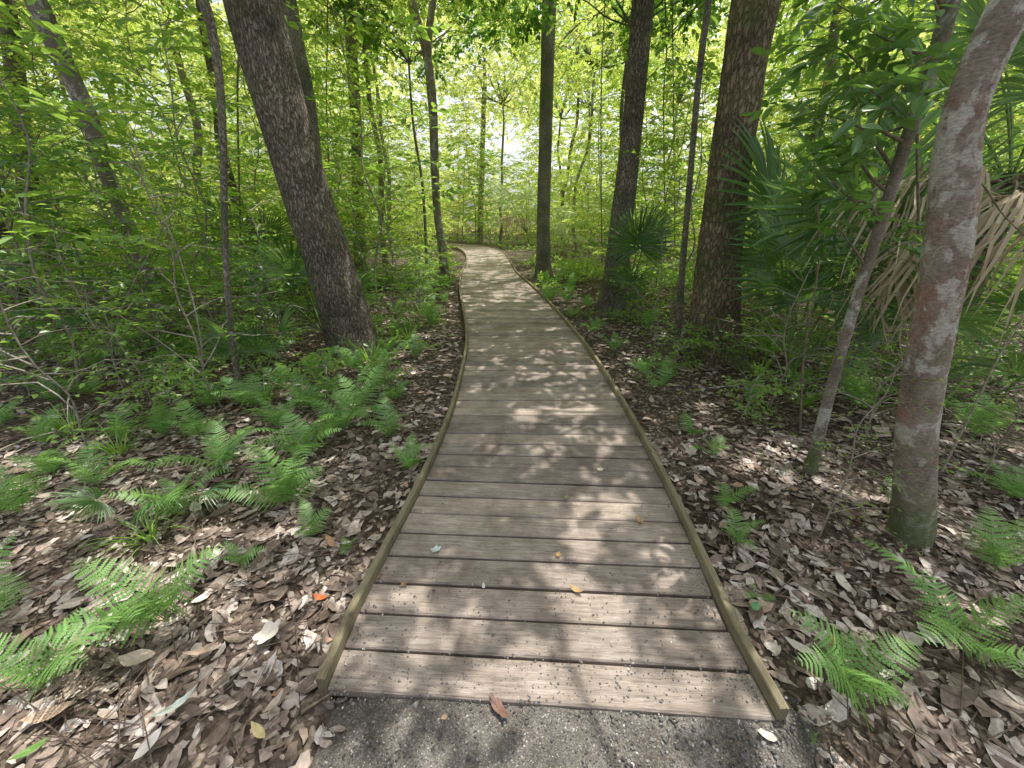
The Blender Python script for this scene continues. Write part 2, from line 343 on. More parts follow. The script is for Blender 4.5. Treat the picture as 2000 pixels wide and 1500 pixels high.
# ---------------------------------------------------------------- leaf litter
def litter(n,x0,x1,y0,y1,L0,L1):
    x=rng.uniform(x0,x1,n); y=rng.uniform(y0,y1,n)
    keep=~on_deck(x,y,.07); keep&=np.abs(x)<1.45*y+1.2
    ge=np.array([gedge(a,b) if b<.95 else -1 for a,b in zip(x,y)]); keep&=~((ge>.1)&(rng.uniform(size=n)<np.clip((ge-.05)*8,0,.992)))
    pn=np.array([noise.noise(Vector((a*1.9,b*1.9,7))) for a,b in zip(x,y)]); keep&=(pn>-.1)|(rng.uniform(size=n)<.4)
    x=x[keep];y=y[keep];ge=ge[keep];n=len(x)
    z=np.array([gh(a,b) for a,b in zip(x,y)]); z=np.where(ge>0,np.maximum(z,-.014-np.maximum(0,.24-ge)*.26),z)+rng.uniform(.001,.015,n)
    L=rng.uniform(L0,L1,n)*rng.choice([.45,1,1.45],n,p=[.48,.42,.10]); L=np.where((y<.9)&(ge>0),np.minimum(L,.06),L); w=L*rng.uniform(.24,.62,n)*.5
    t=np.array([0,.22,.5,.78,1]); wd=np.array([.06,.8,1,.7,.05]); c=np.array([-1,0,1])
    X=(t-.5)[None,:,None]*L[:,None,None]*np.ones((1,1,3)); Yy=wd[None,:,None]*c[None,None,:]*w[:,None,None]*(1+rng.normal(0,.24,(n,5,3)))
    cu=rng.normal(0,.18,n)*L; fo=rng.normal(.05,.25,n)
    Z=cu[:,None,None]*((t-.5)**2*2)[None,:,None]+np.abs(Yy)*fo[:,None,None]+rng.normal(0,.02,(n,5,3))*L[:,None,None]
    Yy=Yy+(rng.normal(0,.35,n)*L)[:,None,None]*((t-.5)**2)[None,:,None]
    P=np.stack([X,Yy,Z],-1).reshape(n,15,3)
    yaw=rng.uniform(0,6.283,n); ti=rng.normal(0,.12,n); tj=rng.normal(0,.11,n)
    cz,sz=np.cos(yaw),np.sin(yaw); o=np.zeros(n); l=np.ones(n)
    Rz=np.stack([cz,-sz,o,sz,cz,o,o,o,l],-1).reshape(n,3,3); Rx=np.stack([l,o,o,o,np.cos(ti),-np.sin(ti),o,np.sin(ti),np.cos(ti)],-1).reshape(n,3,3)
    Ry=np.stack([np.cos(tj),o,np.sin(tj),o,l,o,-np.sin(tj),o,np.cos(tj)],-1).reshape(n,3,3)
    P=np.einsum('nij,nkj->nki',Rz@Rx@Ry,P)+np.stack([x,y,z],1)[:,None]
    q=[]
    for a in range(4):
        for b in range(2): q.append([a*3+b,a*3+b+1,a*3+4+b,a*3+3+b])
    Q=(np.arange(n)[:,None,None]*15+np.array(q)[None]).reshape(-1,4)
    return P.reshape(-1,3),Q,np.repeat(np.clip(rng.beta(1.5,1.8,n)*.95+(rng.uniform(size=n)<.015)*.5,0,1),15)
ac=Acc()
for a in ((16000,-3.6,3.6,.3,2.6,.04,.105),(16000,-8,8,2.6,6,.05,.105),(7000,-15,15,6,14,.07,.15)):
    V,Q,R=litter(*a); ac.add(V,Q,R,0)
n=1800; y=rng.uniform(.4,6,n); x=rng.uniform(-1.3,1.3,n)*(y+.5); k=~on_deck(x,y,.2)&~((np.abs(x)<.9)&(y<.95)); x=x[k];y=y[k];n=len(x)
a=rng.uniform(0,6.28,n); L=rng.uniform(.05,.38,n); z=np.array([gh(p,q) for p,q in zip(x,y)])+.024; dd=np.stack([np.cos(a),np.sin(a),rng.normal(0,.07,n)],1); sd_=np.stack([-np.sin(a),np.cos(a),0*a],1)*.0025
O=np.stack([x,y,z],1); E=O+dd*L[:,None]; up=np.array([0,0,.004])
V=np.stack([O-sd_,O+up,E+up*.6,E-sd_*.5,O+sd_,E+sd_*.5],1).reshape(-1,3); b=np.arange(n)[:,None]*6
ac.add(V,np.concatenate([b+np.array([[0,1,2,3]]),b+np.array([[1,4,5,2]])],1).reshape(-1,4),.2,0)
tag(obj('leaf_litter',ac.mesh('leaf_litter',[M['litter']],False)),'brown and grey dry leaf litter covering the forest floor','leaf litter',kind='stuff')

# ---------------------------------------------------------------- ferns
def frond_mesh(seed,L=.55,npn=24,arch=.9,wmax=.26):
    r=np.random.default_rng(seed); A=Acc()
    t=np.linspace(0,1,60); ang=1.3-arch*1.75*t**1.4; dx=np.cos(ang); dz=np.sin(ang)
    X=np.cumsum(dx)/60*L; Z=np.cumsum(dz)/60*L; Yb=.06*L*np.sin(t*3+seed)*t
    C=np.stack([X,Yb,Z],1); T=nrm(np.gradient(C,axis=0))
    V,Q=tube(C[::6],list(np.linspace(.0028,.0008,10)),n=16,sides=4); A.add(V,Q,.2,1)
    lob=8
    for k in range(npn):
        tt=.16+.84*(k/(npn-1))**.92; i=min(int(tt*59),59); P=C[i]; f=T[i]; side=nrm(np.cross(f,np.array([0,0,1.]))); up=np.cross(side,f)
        prof=min(1,(tt-.05)/.22)*(1-tt)**.75*1.3+.03
        pl=wmax*L*1.0*prof*r.uniform(.9,1.1)
        for sg in (-1,1):
            ax=nrm(side*sg*.92+f*r.normal(.34,.06)+up*(.12-.25*r.random()))
            b=nrm(np.cross(up,ax)); sdr=-up*.15
            hw=L*.84/npn*.42*min(1,prof*1.6+.25)
            st=np.linspace(0,1,lob+1); pw=hw*(1-st**1.8*.85)
            ctr=P+ax[None]*(pl*st)[:,None]+sdr[None]*(pl*st**2)[:,None]
            for s2 in (-1,1):
                a0=ctr[:-1]; a1=ctr[1:]; tipm=(a0*.3+a1*.7)+b[None]*s2*pw[:-1,None]+ax[None]*(pl/lob*.35)
                tipb=(a0*.75+a1*.25)+b[None]*s2*pw[:-1,None]*.85+ax[None]*(pl/lob*.15)
                Vv=np.stack([a0,tipb,tipm,a1],1).reshape(-1,3); A.add(Vv,np.arange(lob*4).reshape(-1,4),float(np.clip(r.normal(.5,.25),0,1)))
    return A.mesh('fern_frond',[M['fern'],M['petiole']])
FR=[frond_mesh(1,.55,20,.9,.27),frond_mesh(2,.6,22,.75,.24),frond_mesh(3,.5,18,1.0,.30),frond_mesh(4,.58,21,.62,.23)]
def fern(px,py,size,label,nf=6,group=None):
    g=onz(px,py,-.06); g.z=gh(g.x,g.y)-.01
    e=empty('fern',g,label,'fern',group); a0=random.uniform(0,6.28)
    for k in range(nf):
        a=a0+6.283*k/nf+random.uniform(-.45,.45)
        obj('frond',random.choice(FR),e,(0,0,0),(random.uniform(-.3,.3),random.uniform(-.38,.2),a),size/.55*random.uniform(.6,1.15))
    return e
PF=[(330,1215,.46,'large bright fern spreading over leaf litter at the lower left',5),
(110,1340,.36,'fern at the bottom left corner above the litter',4),(10,1210,.38,'fern cut by the left edge near the bottom',4),
(560,985,.54,'bright upright fern left of the boardwalk, nearest the litter bank',8),(600,890,.48,'fern just behind the bright upright fern on the left',7),
(700,815,.48,'fern below the big leaning trunk toward the boardwalk',7),(800,915,.36,'fern with fronds touching the left edge board',6),
(470,1105,.22,'small fern alone in the litter left of the deck',4),(610,1045,.20,'small bright fern with short fronds left of the deck',4),(680,1075,.13,'tiny fern beside the left edge board',4),
(200,960,.42,'shaded fern above the large lower left fern',5),(50,1010,.42,'fern at the left edge halfway down',5),(360,1010,.42,'arching fern between the two bright left ferns',6),
(440,920,.44,'fern left of the thin sapling base',6),(500,800,.42,'fern at the foot of the thin sapling',6),(760,850,.36,'fern between the leaning trunk and the left edge board',6),
(1640,1355,.38,'large flat fern at the lower right beside the edge board',6),(1860,1270,.42,'broad fern at the lower right, behind the flat one',6),
(1940,1120,.34,'fern right of the lichen covered trunk base',5),(1750,1010,.26,'fern left of the lichen covered trunk',4),
(1440,1060,.24,'small fern right of the deck with bright fronds',4),(1420,985,.28,'fern leaning to the right edge board',4),
(1480,1170,.15,'tiny yellow green fern beside the right edge board',3),(1390,890,.27,'fern right of the deck in open litter',4),(1350,850,.22,'fern behind the fern in open litter on the right',4),
(1580,1440,.09,'tiny seedling fern beyond the end of the right edge board',3)]
for px,py,s,l,nf in PF: fern(px,py,s,l,nf)
for zone,lab in (([(120,790),(30,720),(200,720),(350,760),(60,650),(250,870),(20,840),(380,700),(420,800),(110,700),(320,860),(400,860),(120,940),(340,700),(180,780),(90,880),(240,700)],'dark green fern in the dense fern bed at the far left'),
 ([(560,760),(620,740),(640,860),(520,700),(740,760),(540,840),(650,770),(700,730),(780,780),(610,800),(670,840),(760,720),(480,660)],'green fern around the foot of the big leaning trunk'),
 ([(760,690),(800,650),(840,610),(780,620),(740,640),(850,580),(720,600),(820,570),(790,560),(860,560),(870,590),(810,700),(770,660),(845,640)],'fern along the left side of the farther boardwalk'),
 ([(1080,590),(1115,620),(1160,650),(1070,570),(1110,590),(1250,730),(1200,690),(1120,575),(1150,600),(1270,640),(1290,760),(1055,550)],'fern along the right side of the farther boardwalk'),
 ([(1560,760),(1660,800),(1500,700),(1900,860),(1960,980),(1960,760),(1460,790)],'low fern in the shade between the right hand trunks')):
    for (px,py) in zone: fern(px+random.uniform(-8,8),py,random.uniform(.30,.52),lab,random.choice([4,5,6,7]),'ferns: '+lab)

def tuft_mesh(seed,n=46,L=.32):
    r=np.random.default_rng(seed); A=Acc(); k=6; t=np.linspace(0,1,k)
    for i in range(n):
        a=r.uniform(0,6.28); o=np.array([math.cos(a),math.sin(a),0])*r.uniform(0,.05); l=L*r.uniform(.5,1.1); e=r.uniform(.7,1.4); bend=r.uniform(.5,1.7)
        h=np.array([math.cos(a),math.sin(a),0]); an=e-bend*t**1.5; P=o+np.cumsum(np.cos(an))[:,None]/k*l*h[None]+np.stack([0*t,0*t,np.cumsum(np.sin(an))/k*l],1)
        s=np.array([-h[1],h[0],0])*.0035; w=(1-t**2)[:,None]
        V=np.concatenate([P-s*w,P+s*w]); A.add(V,[(j,j+1,k+j+1,k+j) for j in range(k-1)],float(r.uniform(0,1)))
    return A.mesh('blades',[M['leaf_mid']])
TF=[tuft_mesh(1),tuft_mesh(2,60,.4)]
for (px,py,s,l) in ((725,715,1.4,'grassy tuft at the foot of the big leaning trunk, right side'),(650,735,1.3,'grassy tuft at the foot of the big leaning trunk, left side'),(300,1060,1.0,'grassy tuft between ferns at the left'),(800,670,1.4,'grassy tuft near the left edge board past the leaning trunk'),(520,790,1.2,'grassy tuft beside the thin sapling'),(690,700,1.5,'grassy tuft directly in front of the big leaning trunk'),(240,900,1.2,'grassy tuft in the fern bed at the left'),(150,860,1.3,'grassy tuft near the left edge among the ferns'),
    (820,620,1.5,'tall grassy tuft beside the left edge board farther along'),(1480,740,1.3,'grassy tuft right of the massive brown trunk roots'),(1560,800,1.2,'grassy tuft between the tall palmetto and the slim leaning tree'),(1690,800,1.1,'grassy tuft between the slim leaning tree and the lichen trunk')):
    g=onz(px,py,-.06); e=empty('grass_tuft',(g.x,g.y,gh(g.x,g.y)-.01),l,'grass tuft',None,px*.1,s); obj('blades',TF[px%2],e)

# ---------------------------------------------------------------- palmettos
def fan_mesh(seed,R=.55,nb=38,spread=250,droop=.18,lp=.8,dead=False,sagp=.15,mat=None):
    r=np.random.default_rng(seed); A=Acc(); npt=10
    tt=np.linspace(0,1,npt); pc=np.stack([lp*tt,0*tt,-sagp*lp*tt**2],1)
    V,Q=tube(pc,list(np.linspace(.010,.006,npt)),n=12,sides=5); A.add(V,Q,.5,1)
    H=pc[-1]; da=math.radians(spread)/nb; ang=(np.arange(nb)-(nb-1)/2)*da
    for a in ang:
        Lb=R*(.72+.28*math.cos(a*.55))*r.uniform(.9,1.06)*(r.uniform(.6,1.1) if dead else 1); aa=a+r.normal(0,.02 if not dead else .2)
        d=np.array([math.cos(aa),math.sin(aa),0]); sd=np.array([-math.sin(aa),math.cos(aa),0]); n=np.array([0,0,1.])
        ts=np.array([.04,.25,.5,.72,.88,1.0]); hw=np.array([.04,.25,.38,.28,.16,.015])*R*math.tan(da/2)*1.0*(.9 if dead else 1)
        dr=droop*(1+.5*abs(math.sin(a)))*r.uniform(.7,1.5)
        Cc=H+d*(Lb*ts*(1-dr*.35*ts))[:,None]+n*(-dr*Lb*ts**2.4)[:,None]+np.array([0,0,1])*(abs(math.sin(a/2))*.18*R*ts)[:,None]
        if dead: Cc=Cc+np.cumsum(r.normal(0,.035,(6,3)),0)*R
        lift=hw*.8
        l=Cc+sd*hw[:,None]+n*lift[:,None]; rr=Cc-sd*hw[:,None]+n*lift[:,None]
        Vv=np.concatenate([l,Cc,rr]); q=[]
        for k in range(5): q+=[(k,k+1,6+k+1,6+k),(6+k,6+k+1,12+k+1,12+k)]
        A.add(Vv,np.array(q),float(r.uniform(.1,.9)))
    return A.mesh('palmetto_fan',[mat or (M['palm_dead'] if dead else M['palm']),M['petiole'] if not dead else M['twig']])
FAN=[fan_mesh(1,.55,34,250,.2,.9),fan_mesh(2,.48,32,220,.35,.7),fan_mesh(3,.6,38,270,.15,1.05)]
FANP=[fan_mesh(1,.55,30,230,.55,.9,mat=M['palm_sun_tint']),fan_mesh(2,.5,28,210,.7,.7,mat=M['palm_sun_tint']),fan_mesh(3,.6,30,240,.45,1.05,mat=M['palm_sun_tint'])]
FAND=[fan_mesh(5,.5,28,190,.9,.75,True,.2),fan_mesh(6,.5,26,160,.75,.6,True,.15)]
def palmetto(name,loc,label,fr,s=1,group=None,fans=FAN):
    e=empty(name,loc,label,'palmetto',group)
    for (az,el,kind,sc) in fr:
        m=(fans if kind>=0 else FAND)[abs(kind)%3 if kind>=0 else (-kind)%2]
        obj('dead_frond' if kind<0 else 'frond',m,e,(0,0,random.uniform(0,.05)),(random.uniform(-.3,.3),-math.radians(el),math.radians(az)),s*sc)
    return e
def G(px,py):
    g=onz(px,py,-.06); g.z=gh(g.x,g.y); return g
palmetto('saw_palmetto',G(1560,765)+Vector((.08,.3,0)),'tall fan palmetto between the massive brown trunk and the slim leaning tree',
 [(195,80,0,1.1),(250,83,2,1.2),(300,74,1,1.2),(170,76,1,1.05),(340,66,0,1.15),(120,78,2,1.25),(225,72,1,1.0),(275,72,0,1.2),(90,70,0,1.1),(30,70,2,1.1)],1.3)
fp=palmetto('fan_palm',Vector((3.68,3.2,1.7)),'fan palm with hanging dead fronds at the right edge behind the lichen trunk',
 [(150,45,0,1.0),(190,60,2,1.0),(220,50,1,1.0),(260,55,0,1.0),(120,60,2,1.1),(80,70,0,1.1),(300,50,1,1.1),(150,-30,0,.9),(198,12,-1,1.3),(225,5,-2,1.3),(180,8,-1,1.3),(208,-12,-2,1.25),(240,-5,-1,1.2),(190,-25,-2,1.2),(255,0,-2,1.1),(172,-8,-1,1.2)],1.0)
V,Q=tube([(0,0,-1.95),(.03,0,-.8),(0,0,.1)],[.11,.10,.09],n=24,sides=14,rough=.2); obj('trunk',mesh_np('palm_trunk',V,Q,M['bark_brown'],smooth=True),fp)
palmetto('saw_palmetto',G(1880,840)+Vector((.1,.3,0)),'low palmetto with bent fans behind the lichen trunk',[(150,55,1,1.1),(200,60,0,1.1),(90,65,1,1.1),(20,60,0,1.0),(235,45,0,1.0),(270,50,1,1.0)],1.1)
palmetto('saw_palmetto',G(1205,625)+Vector((.12,-.05,0)),'palmetto with tall fans standing against the grey trunk right of the path',[(270,86,2,1.1),(300,88,0,1.25),(240,82,1,.9),(280,78,1,.6),(330,84,1,.8)],1.0)
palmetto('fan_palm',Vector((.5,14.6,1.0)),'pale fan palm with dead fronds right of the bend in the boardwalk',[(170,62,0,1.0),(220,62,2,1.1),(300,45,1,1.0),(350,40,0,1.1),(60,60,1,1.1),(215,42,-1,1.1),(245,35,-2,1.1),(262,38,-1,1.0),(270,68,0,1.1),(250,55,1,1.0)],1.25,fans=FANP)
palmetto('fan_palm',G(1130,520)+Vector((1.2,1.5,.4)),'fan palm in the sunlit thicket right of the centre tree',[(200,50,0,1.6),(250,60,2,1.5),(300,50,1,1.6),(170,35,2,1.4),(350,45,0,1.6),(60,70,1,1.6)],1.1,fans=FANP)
palmetto('saw_palmetto',G(600,690)+Vector((-.1,.7,0)),'palmetto behind the foot of the big leaning trunk',[(180,55,0,1.1),(230,50,1,1),(280,60,2,1.1),(330,50,0,1),(130,65,1,1.1),(210,30,-1,.9)],1.0)
palmetto('saw_palmetto',G(490,770)+Vector((0,.25,0)),'small palmetto beside the thin sapling on the left',[(200,65,1,.7),(250,72,0,.75),(310,60,1,.8),(20,70,0,.7),(120,60,1,.7)],.85)
palmetto('saw_palmetto',G(320,1010)+Vector((0,.1,0)),'low palmetto seedling among the left ferns',[(300,38,1,.5),(350,30,1,.5),(240,40,0,.45),(30,45,0,.5)],.8)
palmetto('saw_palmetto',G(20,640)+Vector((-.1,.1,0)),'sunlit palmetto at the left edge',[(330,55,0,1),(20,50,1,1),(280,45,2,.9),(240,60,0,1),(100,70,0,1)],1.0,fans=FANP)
palmetto('saw_palmetto',G(520,560)+Vector((-.1,.1,0)),'palmetto in the thicket left behind the leaning trunk',[(330,65,0,1.2),(20,60,1,1.2),(280,65,2,1.2),(240,60,0,1.2),(180,60,0,1.2)],1.2)
palmetto('saw_palmetto',G(1650,640)+Vector((0,.1,0)),'palmetto deep in the shade right of the massive brown trunk',[(200,65,0,1.2),(240,70,1,1.2),(280,65,2,1.2),(320,60,0,1.2),(160,60,0,1.2),(220,35,-1,1.1)],1.3)

# ---------------------------------------------------------------- crowns
def limb_pts(r,p0,p1,k=4,wig=.18):
    p0=np.array(p0,float);p1=np.array(p1,float); L=np.linalg.norm(p1-p0); out=[p0]
    for i in range(1,k): out.append(p0+(p1-p0)*i/k+r.normal(0,wig*L/k,3)+np.array([0,0,.08*L*math.sin(math.pi*i/k)]))
    return out+[p1]
def crown_variant(seed,R,Hc,ncl,nspr,m,leafL,mat,cr=.85,z0=.3,npart=4,w=.5,zf=.55,lr=.03,lmax=.7):
    r=np.random.default_rng(seed); A=Acc(); limbs=[Acc() for _ in range(npart)]
    for c in range(ncl):
        a=c*2.4+r.uniform(-.5,.5); rad=R*math.sqrt((c+.5)/ncl)*r.uniform(.8,1.15); ctr=np.array([rad*math.cos(a),rad*math.sin(a),z0+Hc*(1-.6*(rad/R)**2)*r.uniform(.2,1)])
        L=limbs[c%npart]; lp=limb_pts(r,(0,0,-.4),ctr); V,Q=tube(lp,list(np.linspace(lr,.006,5)),n=12,sides=5); L.add(V,Q,.5)
        for q in range(2):
            b=np.array(lp[r.integers(2,5)]); e=ctr+r.normal(0,cr*.6,3)*[1,1,.6]; V,Q=tube(limb_pts(r,b,e,3),[.006,.005,.004,.003],n=6,sides=3); L.add(V,Q,.5)
        sz=r.uniform(.6,1.25); ns=max(6,int(nspr*sz))
        O=ctr+r.normal(0,cr*.55*math.sqrt(sz),(ns,3))*[1,1,zf]; dd=(O-ctr)+r.normal(0,.35,(ns,3)); dd[:,2]*=.5
        tone=np.clip(r.uniform(0,1)*.6+r.uniform(0,.4,ns),0,1)
        sprays(A,O,dd,r.uniform(.3,lmax,ns)*(leafL/.12),m,leafL,w,.4,.004,r,tone=tone)
    return [l.mesh('branch',[M['bark_grey']],True) for l in limbs],A.mesh('crown',[mat,M['twig']])
CR=[crown_variant(21,3.2,.8,11,52,11,.12,M['leaf_can'],.58,.1,w=.62,lmax=.42,lr=.02),crown_variant(22,3.0,.9,10,52,11,.12,M['leaf_can'],.58,.1,w=.62,lmax=.42,lr=.02),crown_variant(23,3.4,.8,12,50,11,.12,M['leaf_can'],.58,.1,w=.62,lmax=.42,lr=.02)]  # crowns mostly above the frame, clumps and gaps shaped for dappled sun
CRM=[crown_variant(41,2.7,4.2,14,32,11,.10,M['leaf_mid'],.72,-3.0,3,.52,.5,.025),crown_variant(42,2.9,4.5,15,32,11,.10,M['leaf_light'],.72,-2.8,3,.52,.5,.025)]
CRL=[crown_variant(31,3.4,8.5,14,36,10,.18,M['leaf_far_sun_tint'],1.1,-2.5,3,.55,.7,.05),crown_variant(32,3.8,9.5,15,36,10,.16,M['leaf_light'],1.15,-3,3,.55,.7,.05),crown_variant(33,3.4,8.0,13,36,10,.17,M['leaf_mid'],1.1,-2.0,3,.55,.7,.05)]
def put_crown(e,var,top,rz,s=1):
    for l in var[0]: obj('branch',l,e,top,(0,0,rz),s)
    obj('crown',var[1],e,top,(0,0,rz),s)
def tree(label,Y,trace,mat,Htop=7.5,var=None,flare=0,cs=1,rough=.06,lean=(0,0),group=None,cat='tree',name='tree',crz=0,sides=26,flare_h=.22,n=70):
    pts=[];rad=[]
    for k,(px,py,w) in enumerate(trace):
        p=at(px,py,Y); pts.append(p); rad.append(w/2/F*depth(p))
    base=pts[0].copy(); base.z=gh(base.x,base.y)
    pts[0]=Vector((base.x,base.y,base.z-.12))
    d=(pts[-1]-pts[-2]).normalized(); p=pts[-1].copy(); r=rad[-1]; rmin=.3*r
    while p.z<Htop:
        d=(d*.8+Vector((lean[0],lean[1],1)).normalized()*.2+Vector((random.uniform(-.05,.05),random.uniform(-.05,.05),0))).normalized(); p=p+d*.5; r=max(r*.8,rmin); pts.append(p.copy()); rad.append(r)
    e=empty(name,base,label,cat,group)
    P=[q-base for q in pts]
    V,Q=tube(P,rad,n=n,sides=sides,rough=rough,flare=flare,flare_h=flare_h,seed=len(label)%7)
    obj('trunk',mesh_np('trunk',V,Q,M[mat],smooth=True),e)
    if var: put_crown(e,var,P[-1],crz,cs)
    return e,P,rad
tree('big leaning trunk with furrowed grey brown bark left of the boardwalk',4.45,[(700,705,96),(668,590,90),(632,480,87),(598,380,86),(558,240,90),(520,110,97),(492,0,102)],'bark_oak',4.9,CR[0],.12,1.05,.05,crz=1.0,sides=40,n=110)
tree('dark trunk partly hidden behind the big leaning trunk',6.6,[(640,600,36),(620,400,32),(600,200,30),(578,90,32),(560,0,34)],'bark_grey',6,CR[1],.05,1,.08)
tree('leaning pale mottled trunk among the left ferns',5.1,[(338,665,26),(310,580,24),(262,470,24),(205,330,26),(170,220,28),(110,90,32),(70,0,36)],'bark_mottled',5.2,CR[2],.03,.9,.08,crz=2)
tree('thick dark trunk at the far left behind the thicket',7.8,[(72,515,44),(66,440,32),(52,330,28),(36,200,28),(20,60,30)],'bark_grey',6.5,CR[1],.06,1,.1,crz=.5)
tree('dark trunk cut by the left edge of the view',6.9,[(-14,520,42),(-24,400,38),(-44,250,38)],'bark_brown',6.5,CR[0],.06,1,.1,crz=3)
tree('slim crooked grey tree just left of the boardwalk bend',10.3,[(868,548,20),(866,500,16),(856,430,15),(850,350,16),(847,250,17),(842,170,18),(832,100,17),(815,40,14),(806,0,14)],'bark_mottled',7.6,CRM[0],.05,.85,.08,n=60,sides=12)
e6=[o for o in D.objects if o.get('label','').startswith('slim crooked')][0]
bp=[at(834,108,10.3),at(838,60,10.3),at(846,0,10.3),at(860,-80,10.4),at(870,-160,10.6)]; V,Q=tube([p-e6.location for p in bp],[.10,.08,.07,.06,.04],n=20,sides=8); obj('branch',mesh_np('branch',V,Q,M['bark_mottled'],smooth=True),e6)
tree('straight grey brown tree at the centre, right of the boardwalk bend',11.3,[(1062,540,34),(1061,480,26),(1062,380,25),(1066,250,26),(1069,120,27),(1073,0,28)],'bark_grey',7.6,CRM[1],.09,1.0,.06,crz=1.5,sides=18)
tree('tall grey trunk right of the boardwalk with a palmetto in front',6.7,[(1190,615,56),(1202,540,47),(1212,450,43),(1226,330,41),(1238,210,39),(1249,90,40),(1257,0,42)],'bark_oak',6.0,CR[1],.07,1,.06,crz=2.2,sides=28,n=90)
T11,_,_=tree('massive mossy brown trunk with spreading roots on the right',4.45,[(1392,690,96),(1398,600,84),(1404,500,78),(1422,350,74),(1440,220,76),(1458,100,82),(1476,0,88)],'bark_brown',4.9,CR[2],.24,1.05,.08,crz=.3,sides=44,n=120,flare_h=.22)
tree('slender straight pale sapling beside the massive brown trunk',5.0,[(1326,668,14),(1330,560,12),(1340,440,11),(1350,320,11),(1364,160,12),(1384,0,13)],'bark_grey',5.5,None,.01,1,.05,sides=10,n=40)
T12,P12,R12=tree('slim leaning tree with peeling bark left of the lichen trunk',2.1,[(1582,935,22),(1600,850,19),(1628,740,18),(1662,620,18),(1700,500,19),(1738,380,20),(1782,240,22),(1828,110,26),(1858,0,31)],'bark_mottled',4.2,None,.015,1,.07,n=60,sides=16)
T13,P13,R13=tree('stout tree with red and white lichen patches at the right',1.55,[(1790,1050,70),(1786,950,60),(1792,820,60),(1812,690,62),(1838,560,65),(1856,420,67),(1866,300,65),(1888,200,65),(1928,100,68),(1978,0,74)],'bark_lichen',4.6,CR[1],.015,.95,.11,lean=(.1,.1),crz=4,sides=36,n=110,flare_h=.08)
tree('thin upright sapling in front of the left thicket',3.25,[(470,775,13),(455,680,11),(443,540,11),(438,400,12),(436,280,13),(428,150,15),(412,50,18),(396,0,21)],'bark_grey',5.0,None,.01,1,.05,sides=10,n=50)
tree('far slim trunk seen above the bend of the boardwalk',29,[(937,462,12),(939,400,11),(942,300,10),(946,180,10)],'bark_grey',13,CRL[1],.05,1,.05,sides=10,n=40)
tree('grey trunk with a long side limb in the upper left background',12,[(702,520,26),(700,400,22),(696,250,21),(688,120,21),(682,0,24)],'bark_grey',7.8,CRM[1],.05,1.1,.07,crz=1,sides=14,n=50)
for (x,y,h,k,l) in ((2.3,9.4,5.2,0,'thin trunk added to shade the deck, just behind the tall grey trunk'),(-2.7,12.6,5.6,1,'thin trunk added to shade the deck, beside the crooked grey tree'),(3.4,6.9,5.0,2,'thin trunk in the shade behind the massive brown trunk')):  # first two trees added so their crowns shade the farther deck
    e=empty('tree',(x,y,gh(x,y)),l,'tree'); V,Q=tube([(0,0,-.1),(.08,.05,h*.4),(-.05,.1,h*.7),(0,0,h)],[.05,.04,.035,.025],n=30,sides=10,rough=.08); obj('trunk',mesh_np('trunk',V,Q,M['bark_grey'],smooth=True),e); put_crown(e,CR[k],(0,0,h),x,.9)
for (a,L,h) in ((2.9,.95,.10),(-.5,.55,.1),(-1.3,.7,.10),(3.6,.5,.08),(1.0,.5,.08),(-2.2,.5,.07)):
    d=Vector((math.cos(a),math.sin(a),0)); sd=Vector((-d.y,d.x,0))
    pts=[d*.12+Vector((0,0,.22)),d*.3+Vector((0,0,.08)),d*(.3+L*.4)+sd*.05+Vector((0,0,.02)),d*(.3+L)+sd*-.06+Vector((0,0,-.07))]
    V,Q=tube(pts,[.09,.075,.05,.02],n=18,sides=10,rough=.12,seed=3); obj('root',mesh_np('root',V,Q,M['bark_brown'],smooth=True),T11)

def leafy_branches(e,specs,mat,leafL,seed,m=9,sp=(.18,.34),dens=9,w=.42,r0=.009):
    r=np.random.default_rng(seed); A=Acc()
    for (o,tgt) in specs:
        o=np.array(o);tgt=np.array(tgt); lp=limb_pts(r,o,tgt,4,.2); V,Q=tube(lp,[r0,r0*.8,r0*.55,r0*.4,r0*.2],n=12,sides=5)
        obj('branch',mesh_np('branch',V,Q,M['twig'],smooth=True),e)
        P,_=resample(lp,[0]*5,dens+2); P=P[2:]; dr=nrm(tgt-o)
        sg=np.where(np.arange(len(P))%2==0,1,-1)[:,None]; sd=nrm(np.cross(dr,[0,0,1.]))[None]*sg
        dd=dr[None]*.7+sd*.8+r.normal(0,.3,(len(P),3)); dd[:,2]-=.25
        sprays(A,P,dd,r.uniform(*sp,len(P)),m,leafL,w,.35,.002,r,.35)
    obj('foliage',A.mesh('foliage',[mat,M['twig']]),e)
b12=T12.location; specs=[]
for (x0,y0,x1,y1,Y) in [(1690,520,1620,440,2.2),(1700,500,1790,430,2.2),(1720,440,1600,330,2.0),(1738,380,1620,250,2.3),(1750,340,1560,200,2.5),(1770,280,1660,150,1.9),(1782,240,1580,90,2.3),(1800,190,1700,60,2.0),(1828,110,1620,0,2.2),(1850,20,1680,-60,2.0),(1828,110,1760,180,1.8),(1780,240,1640,280,2.6)]:
    specs.append((at(x0,y0,2.1)-b12,at(x1,y1,Y)-b12))
leafy_branches(T12,specs,M['leaf_dark'],.09,5,9,(.16,.28),8,.40)

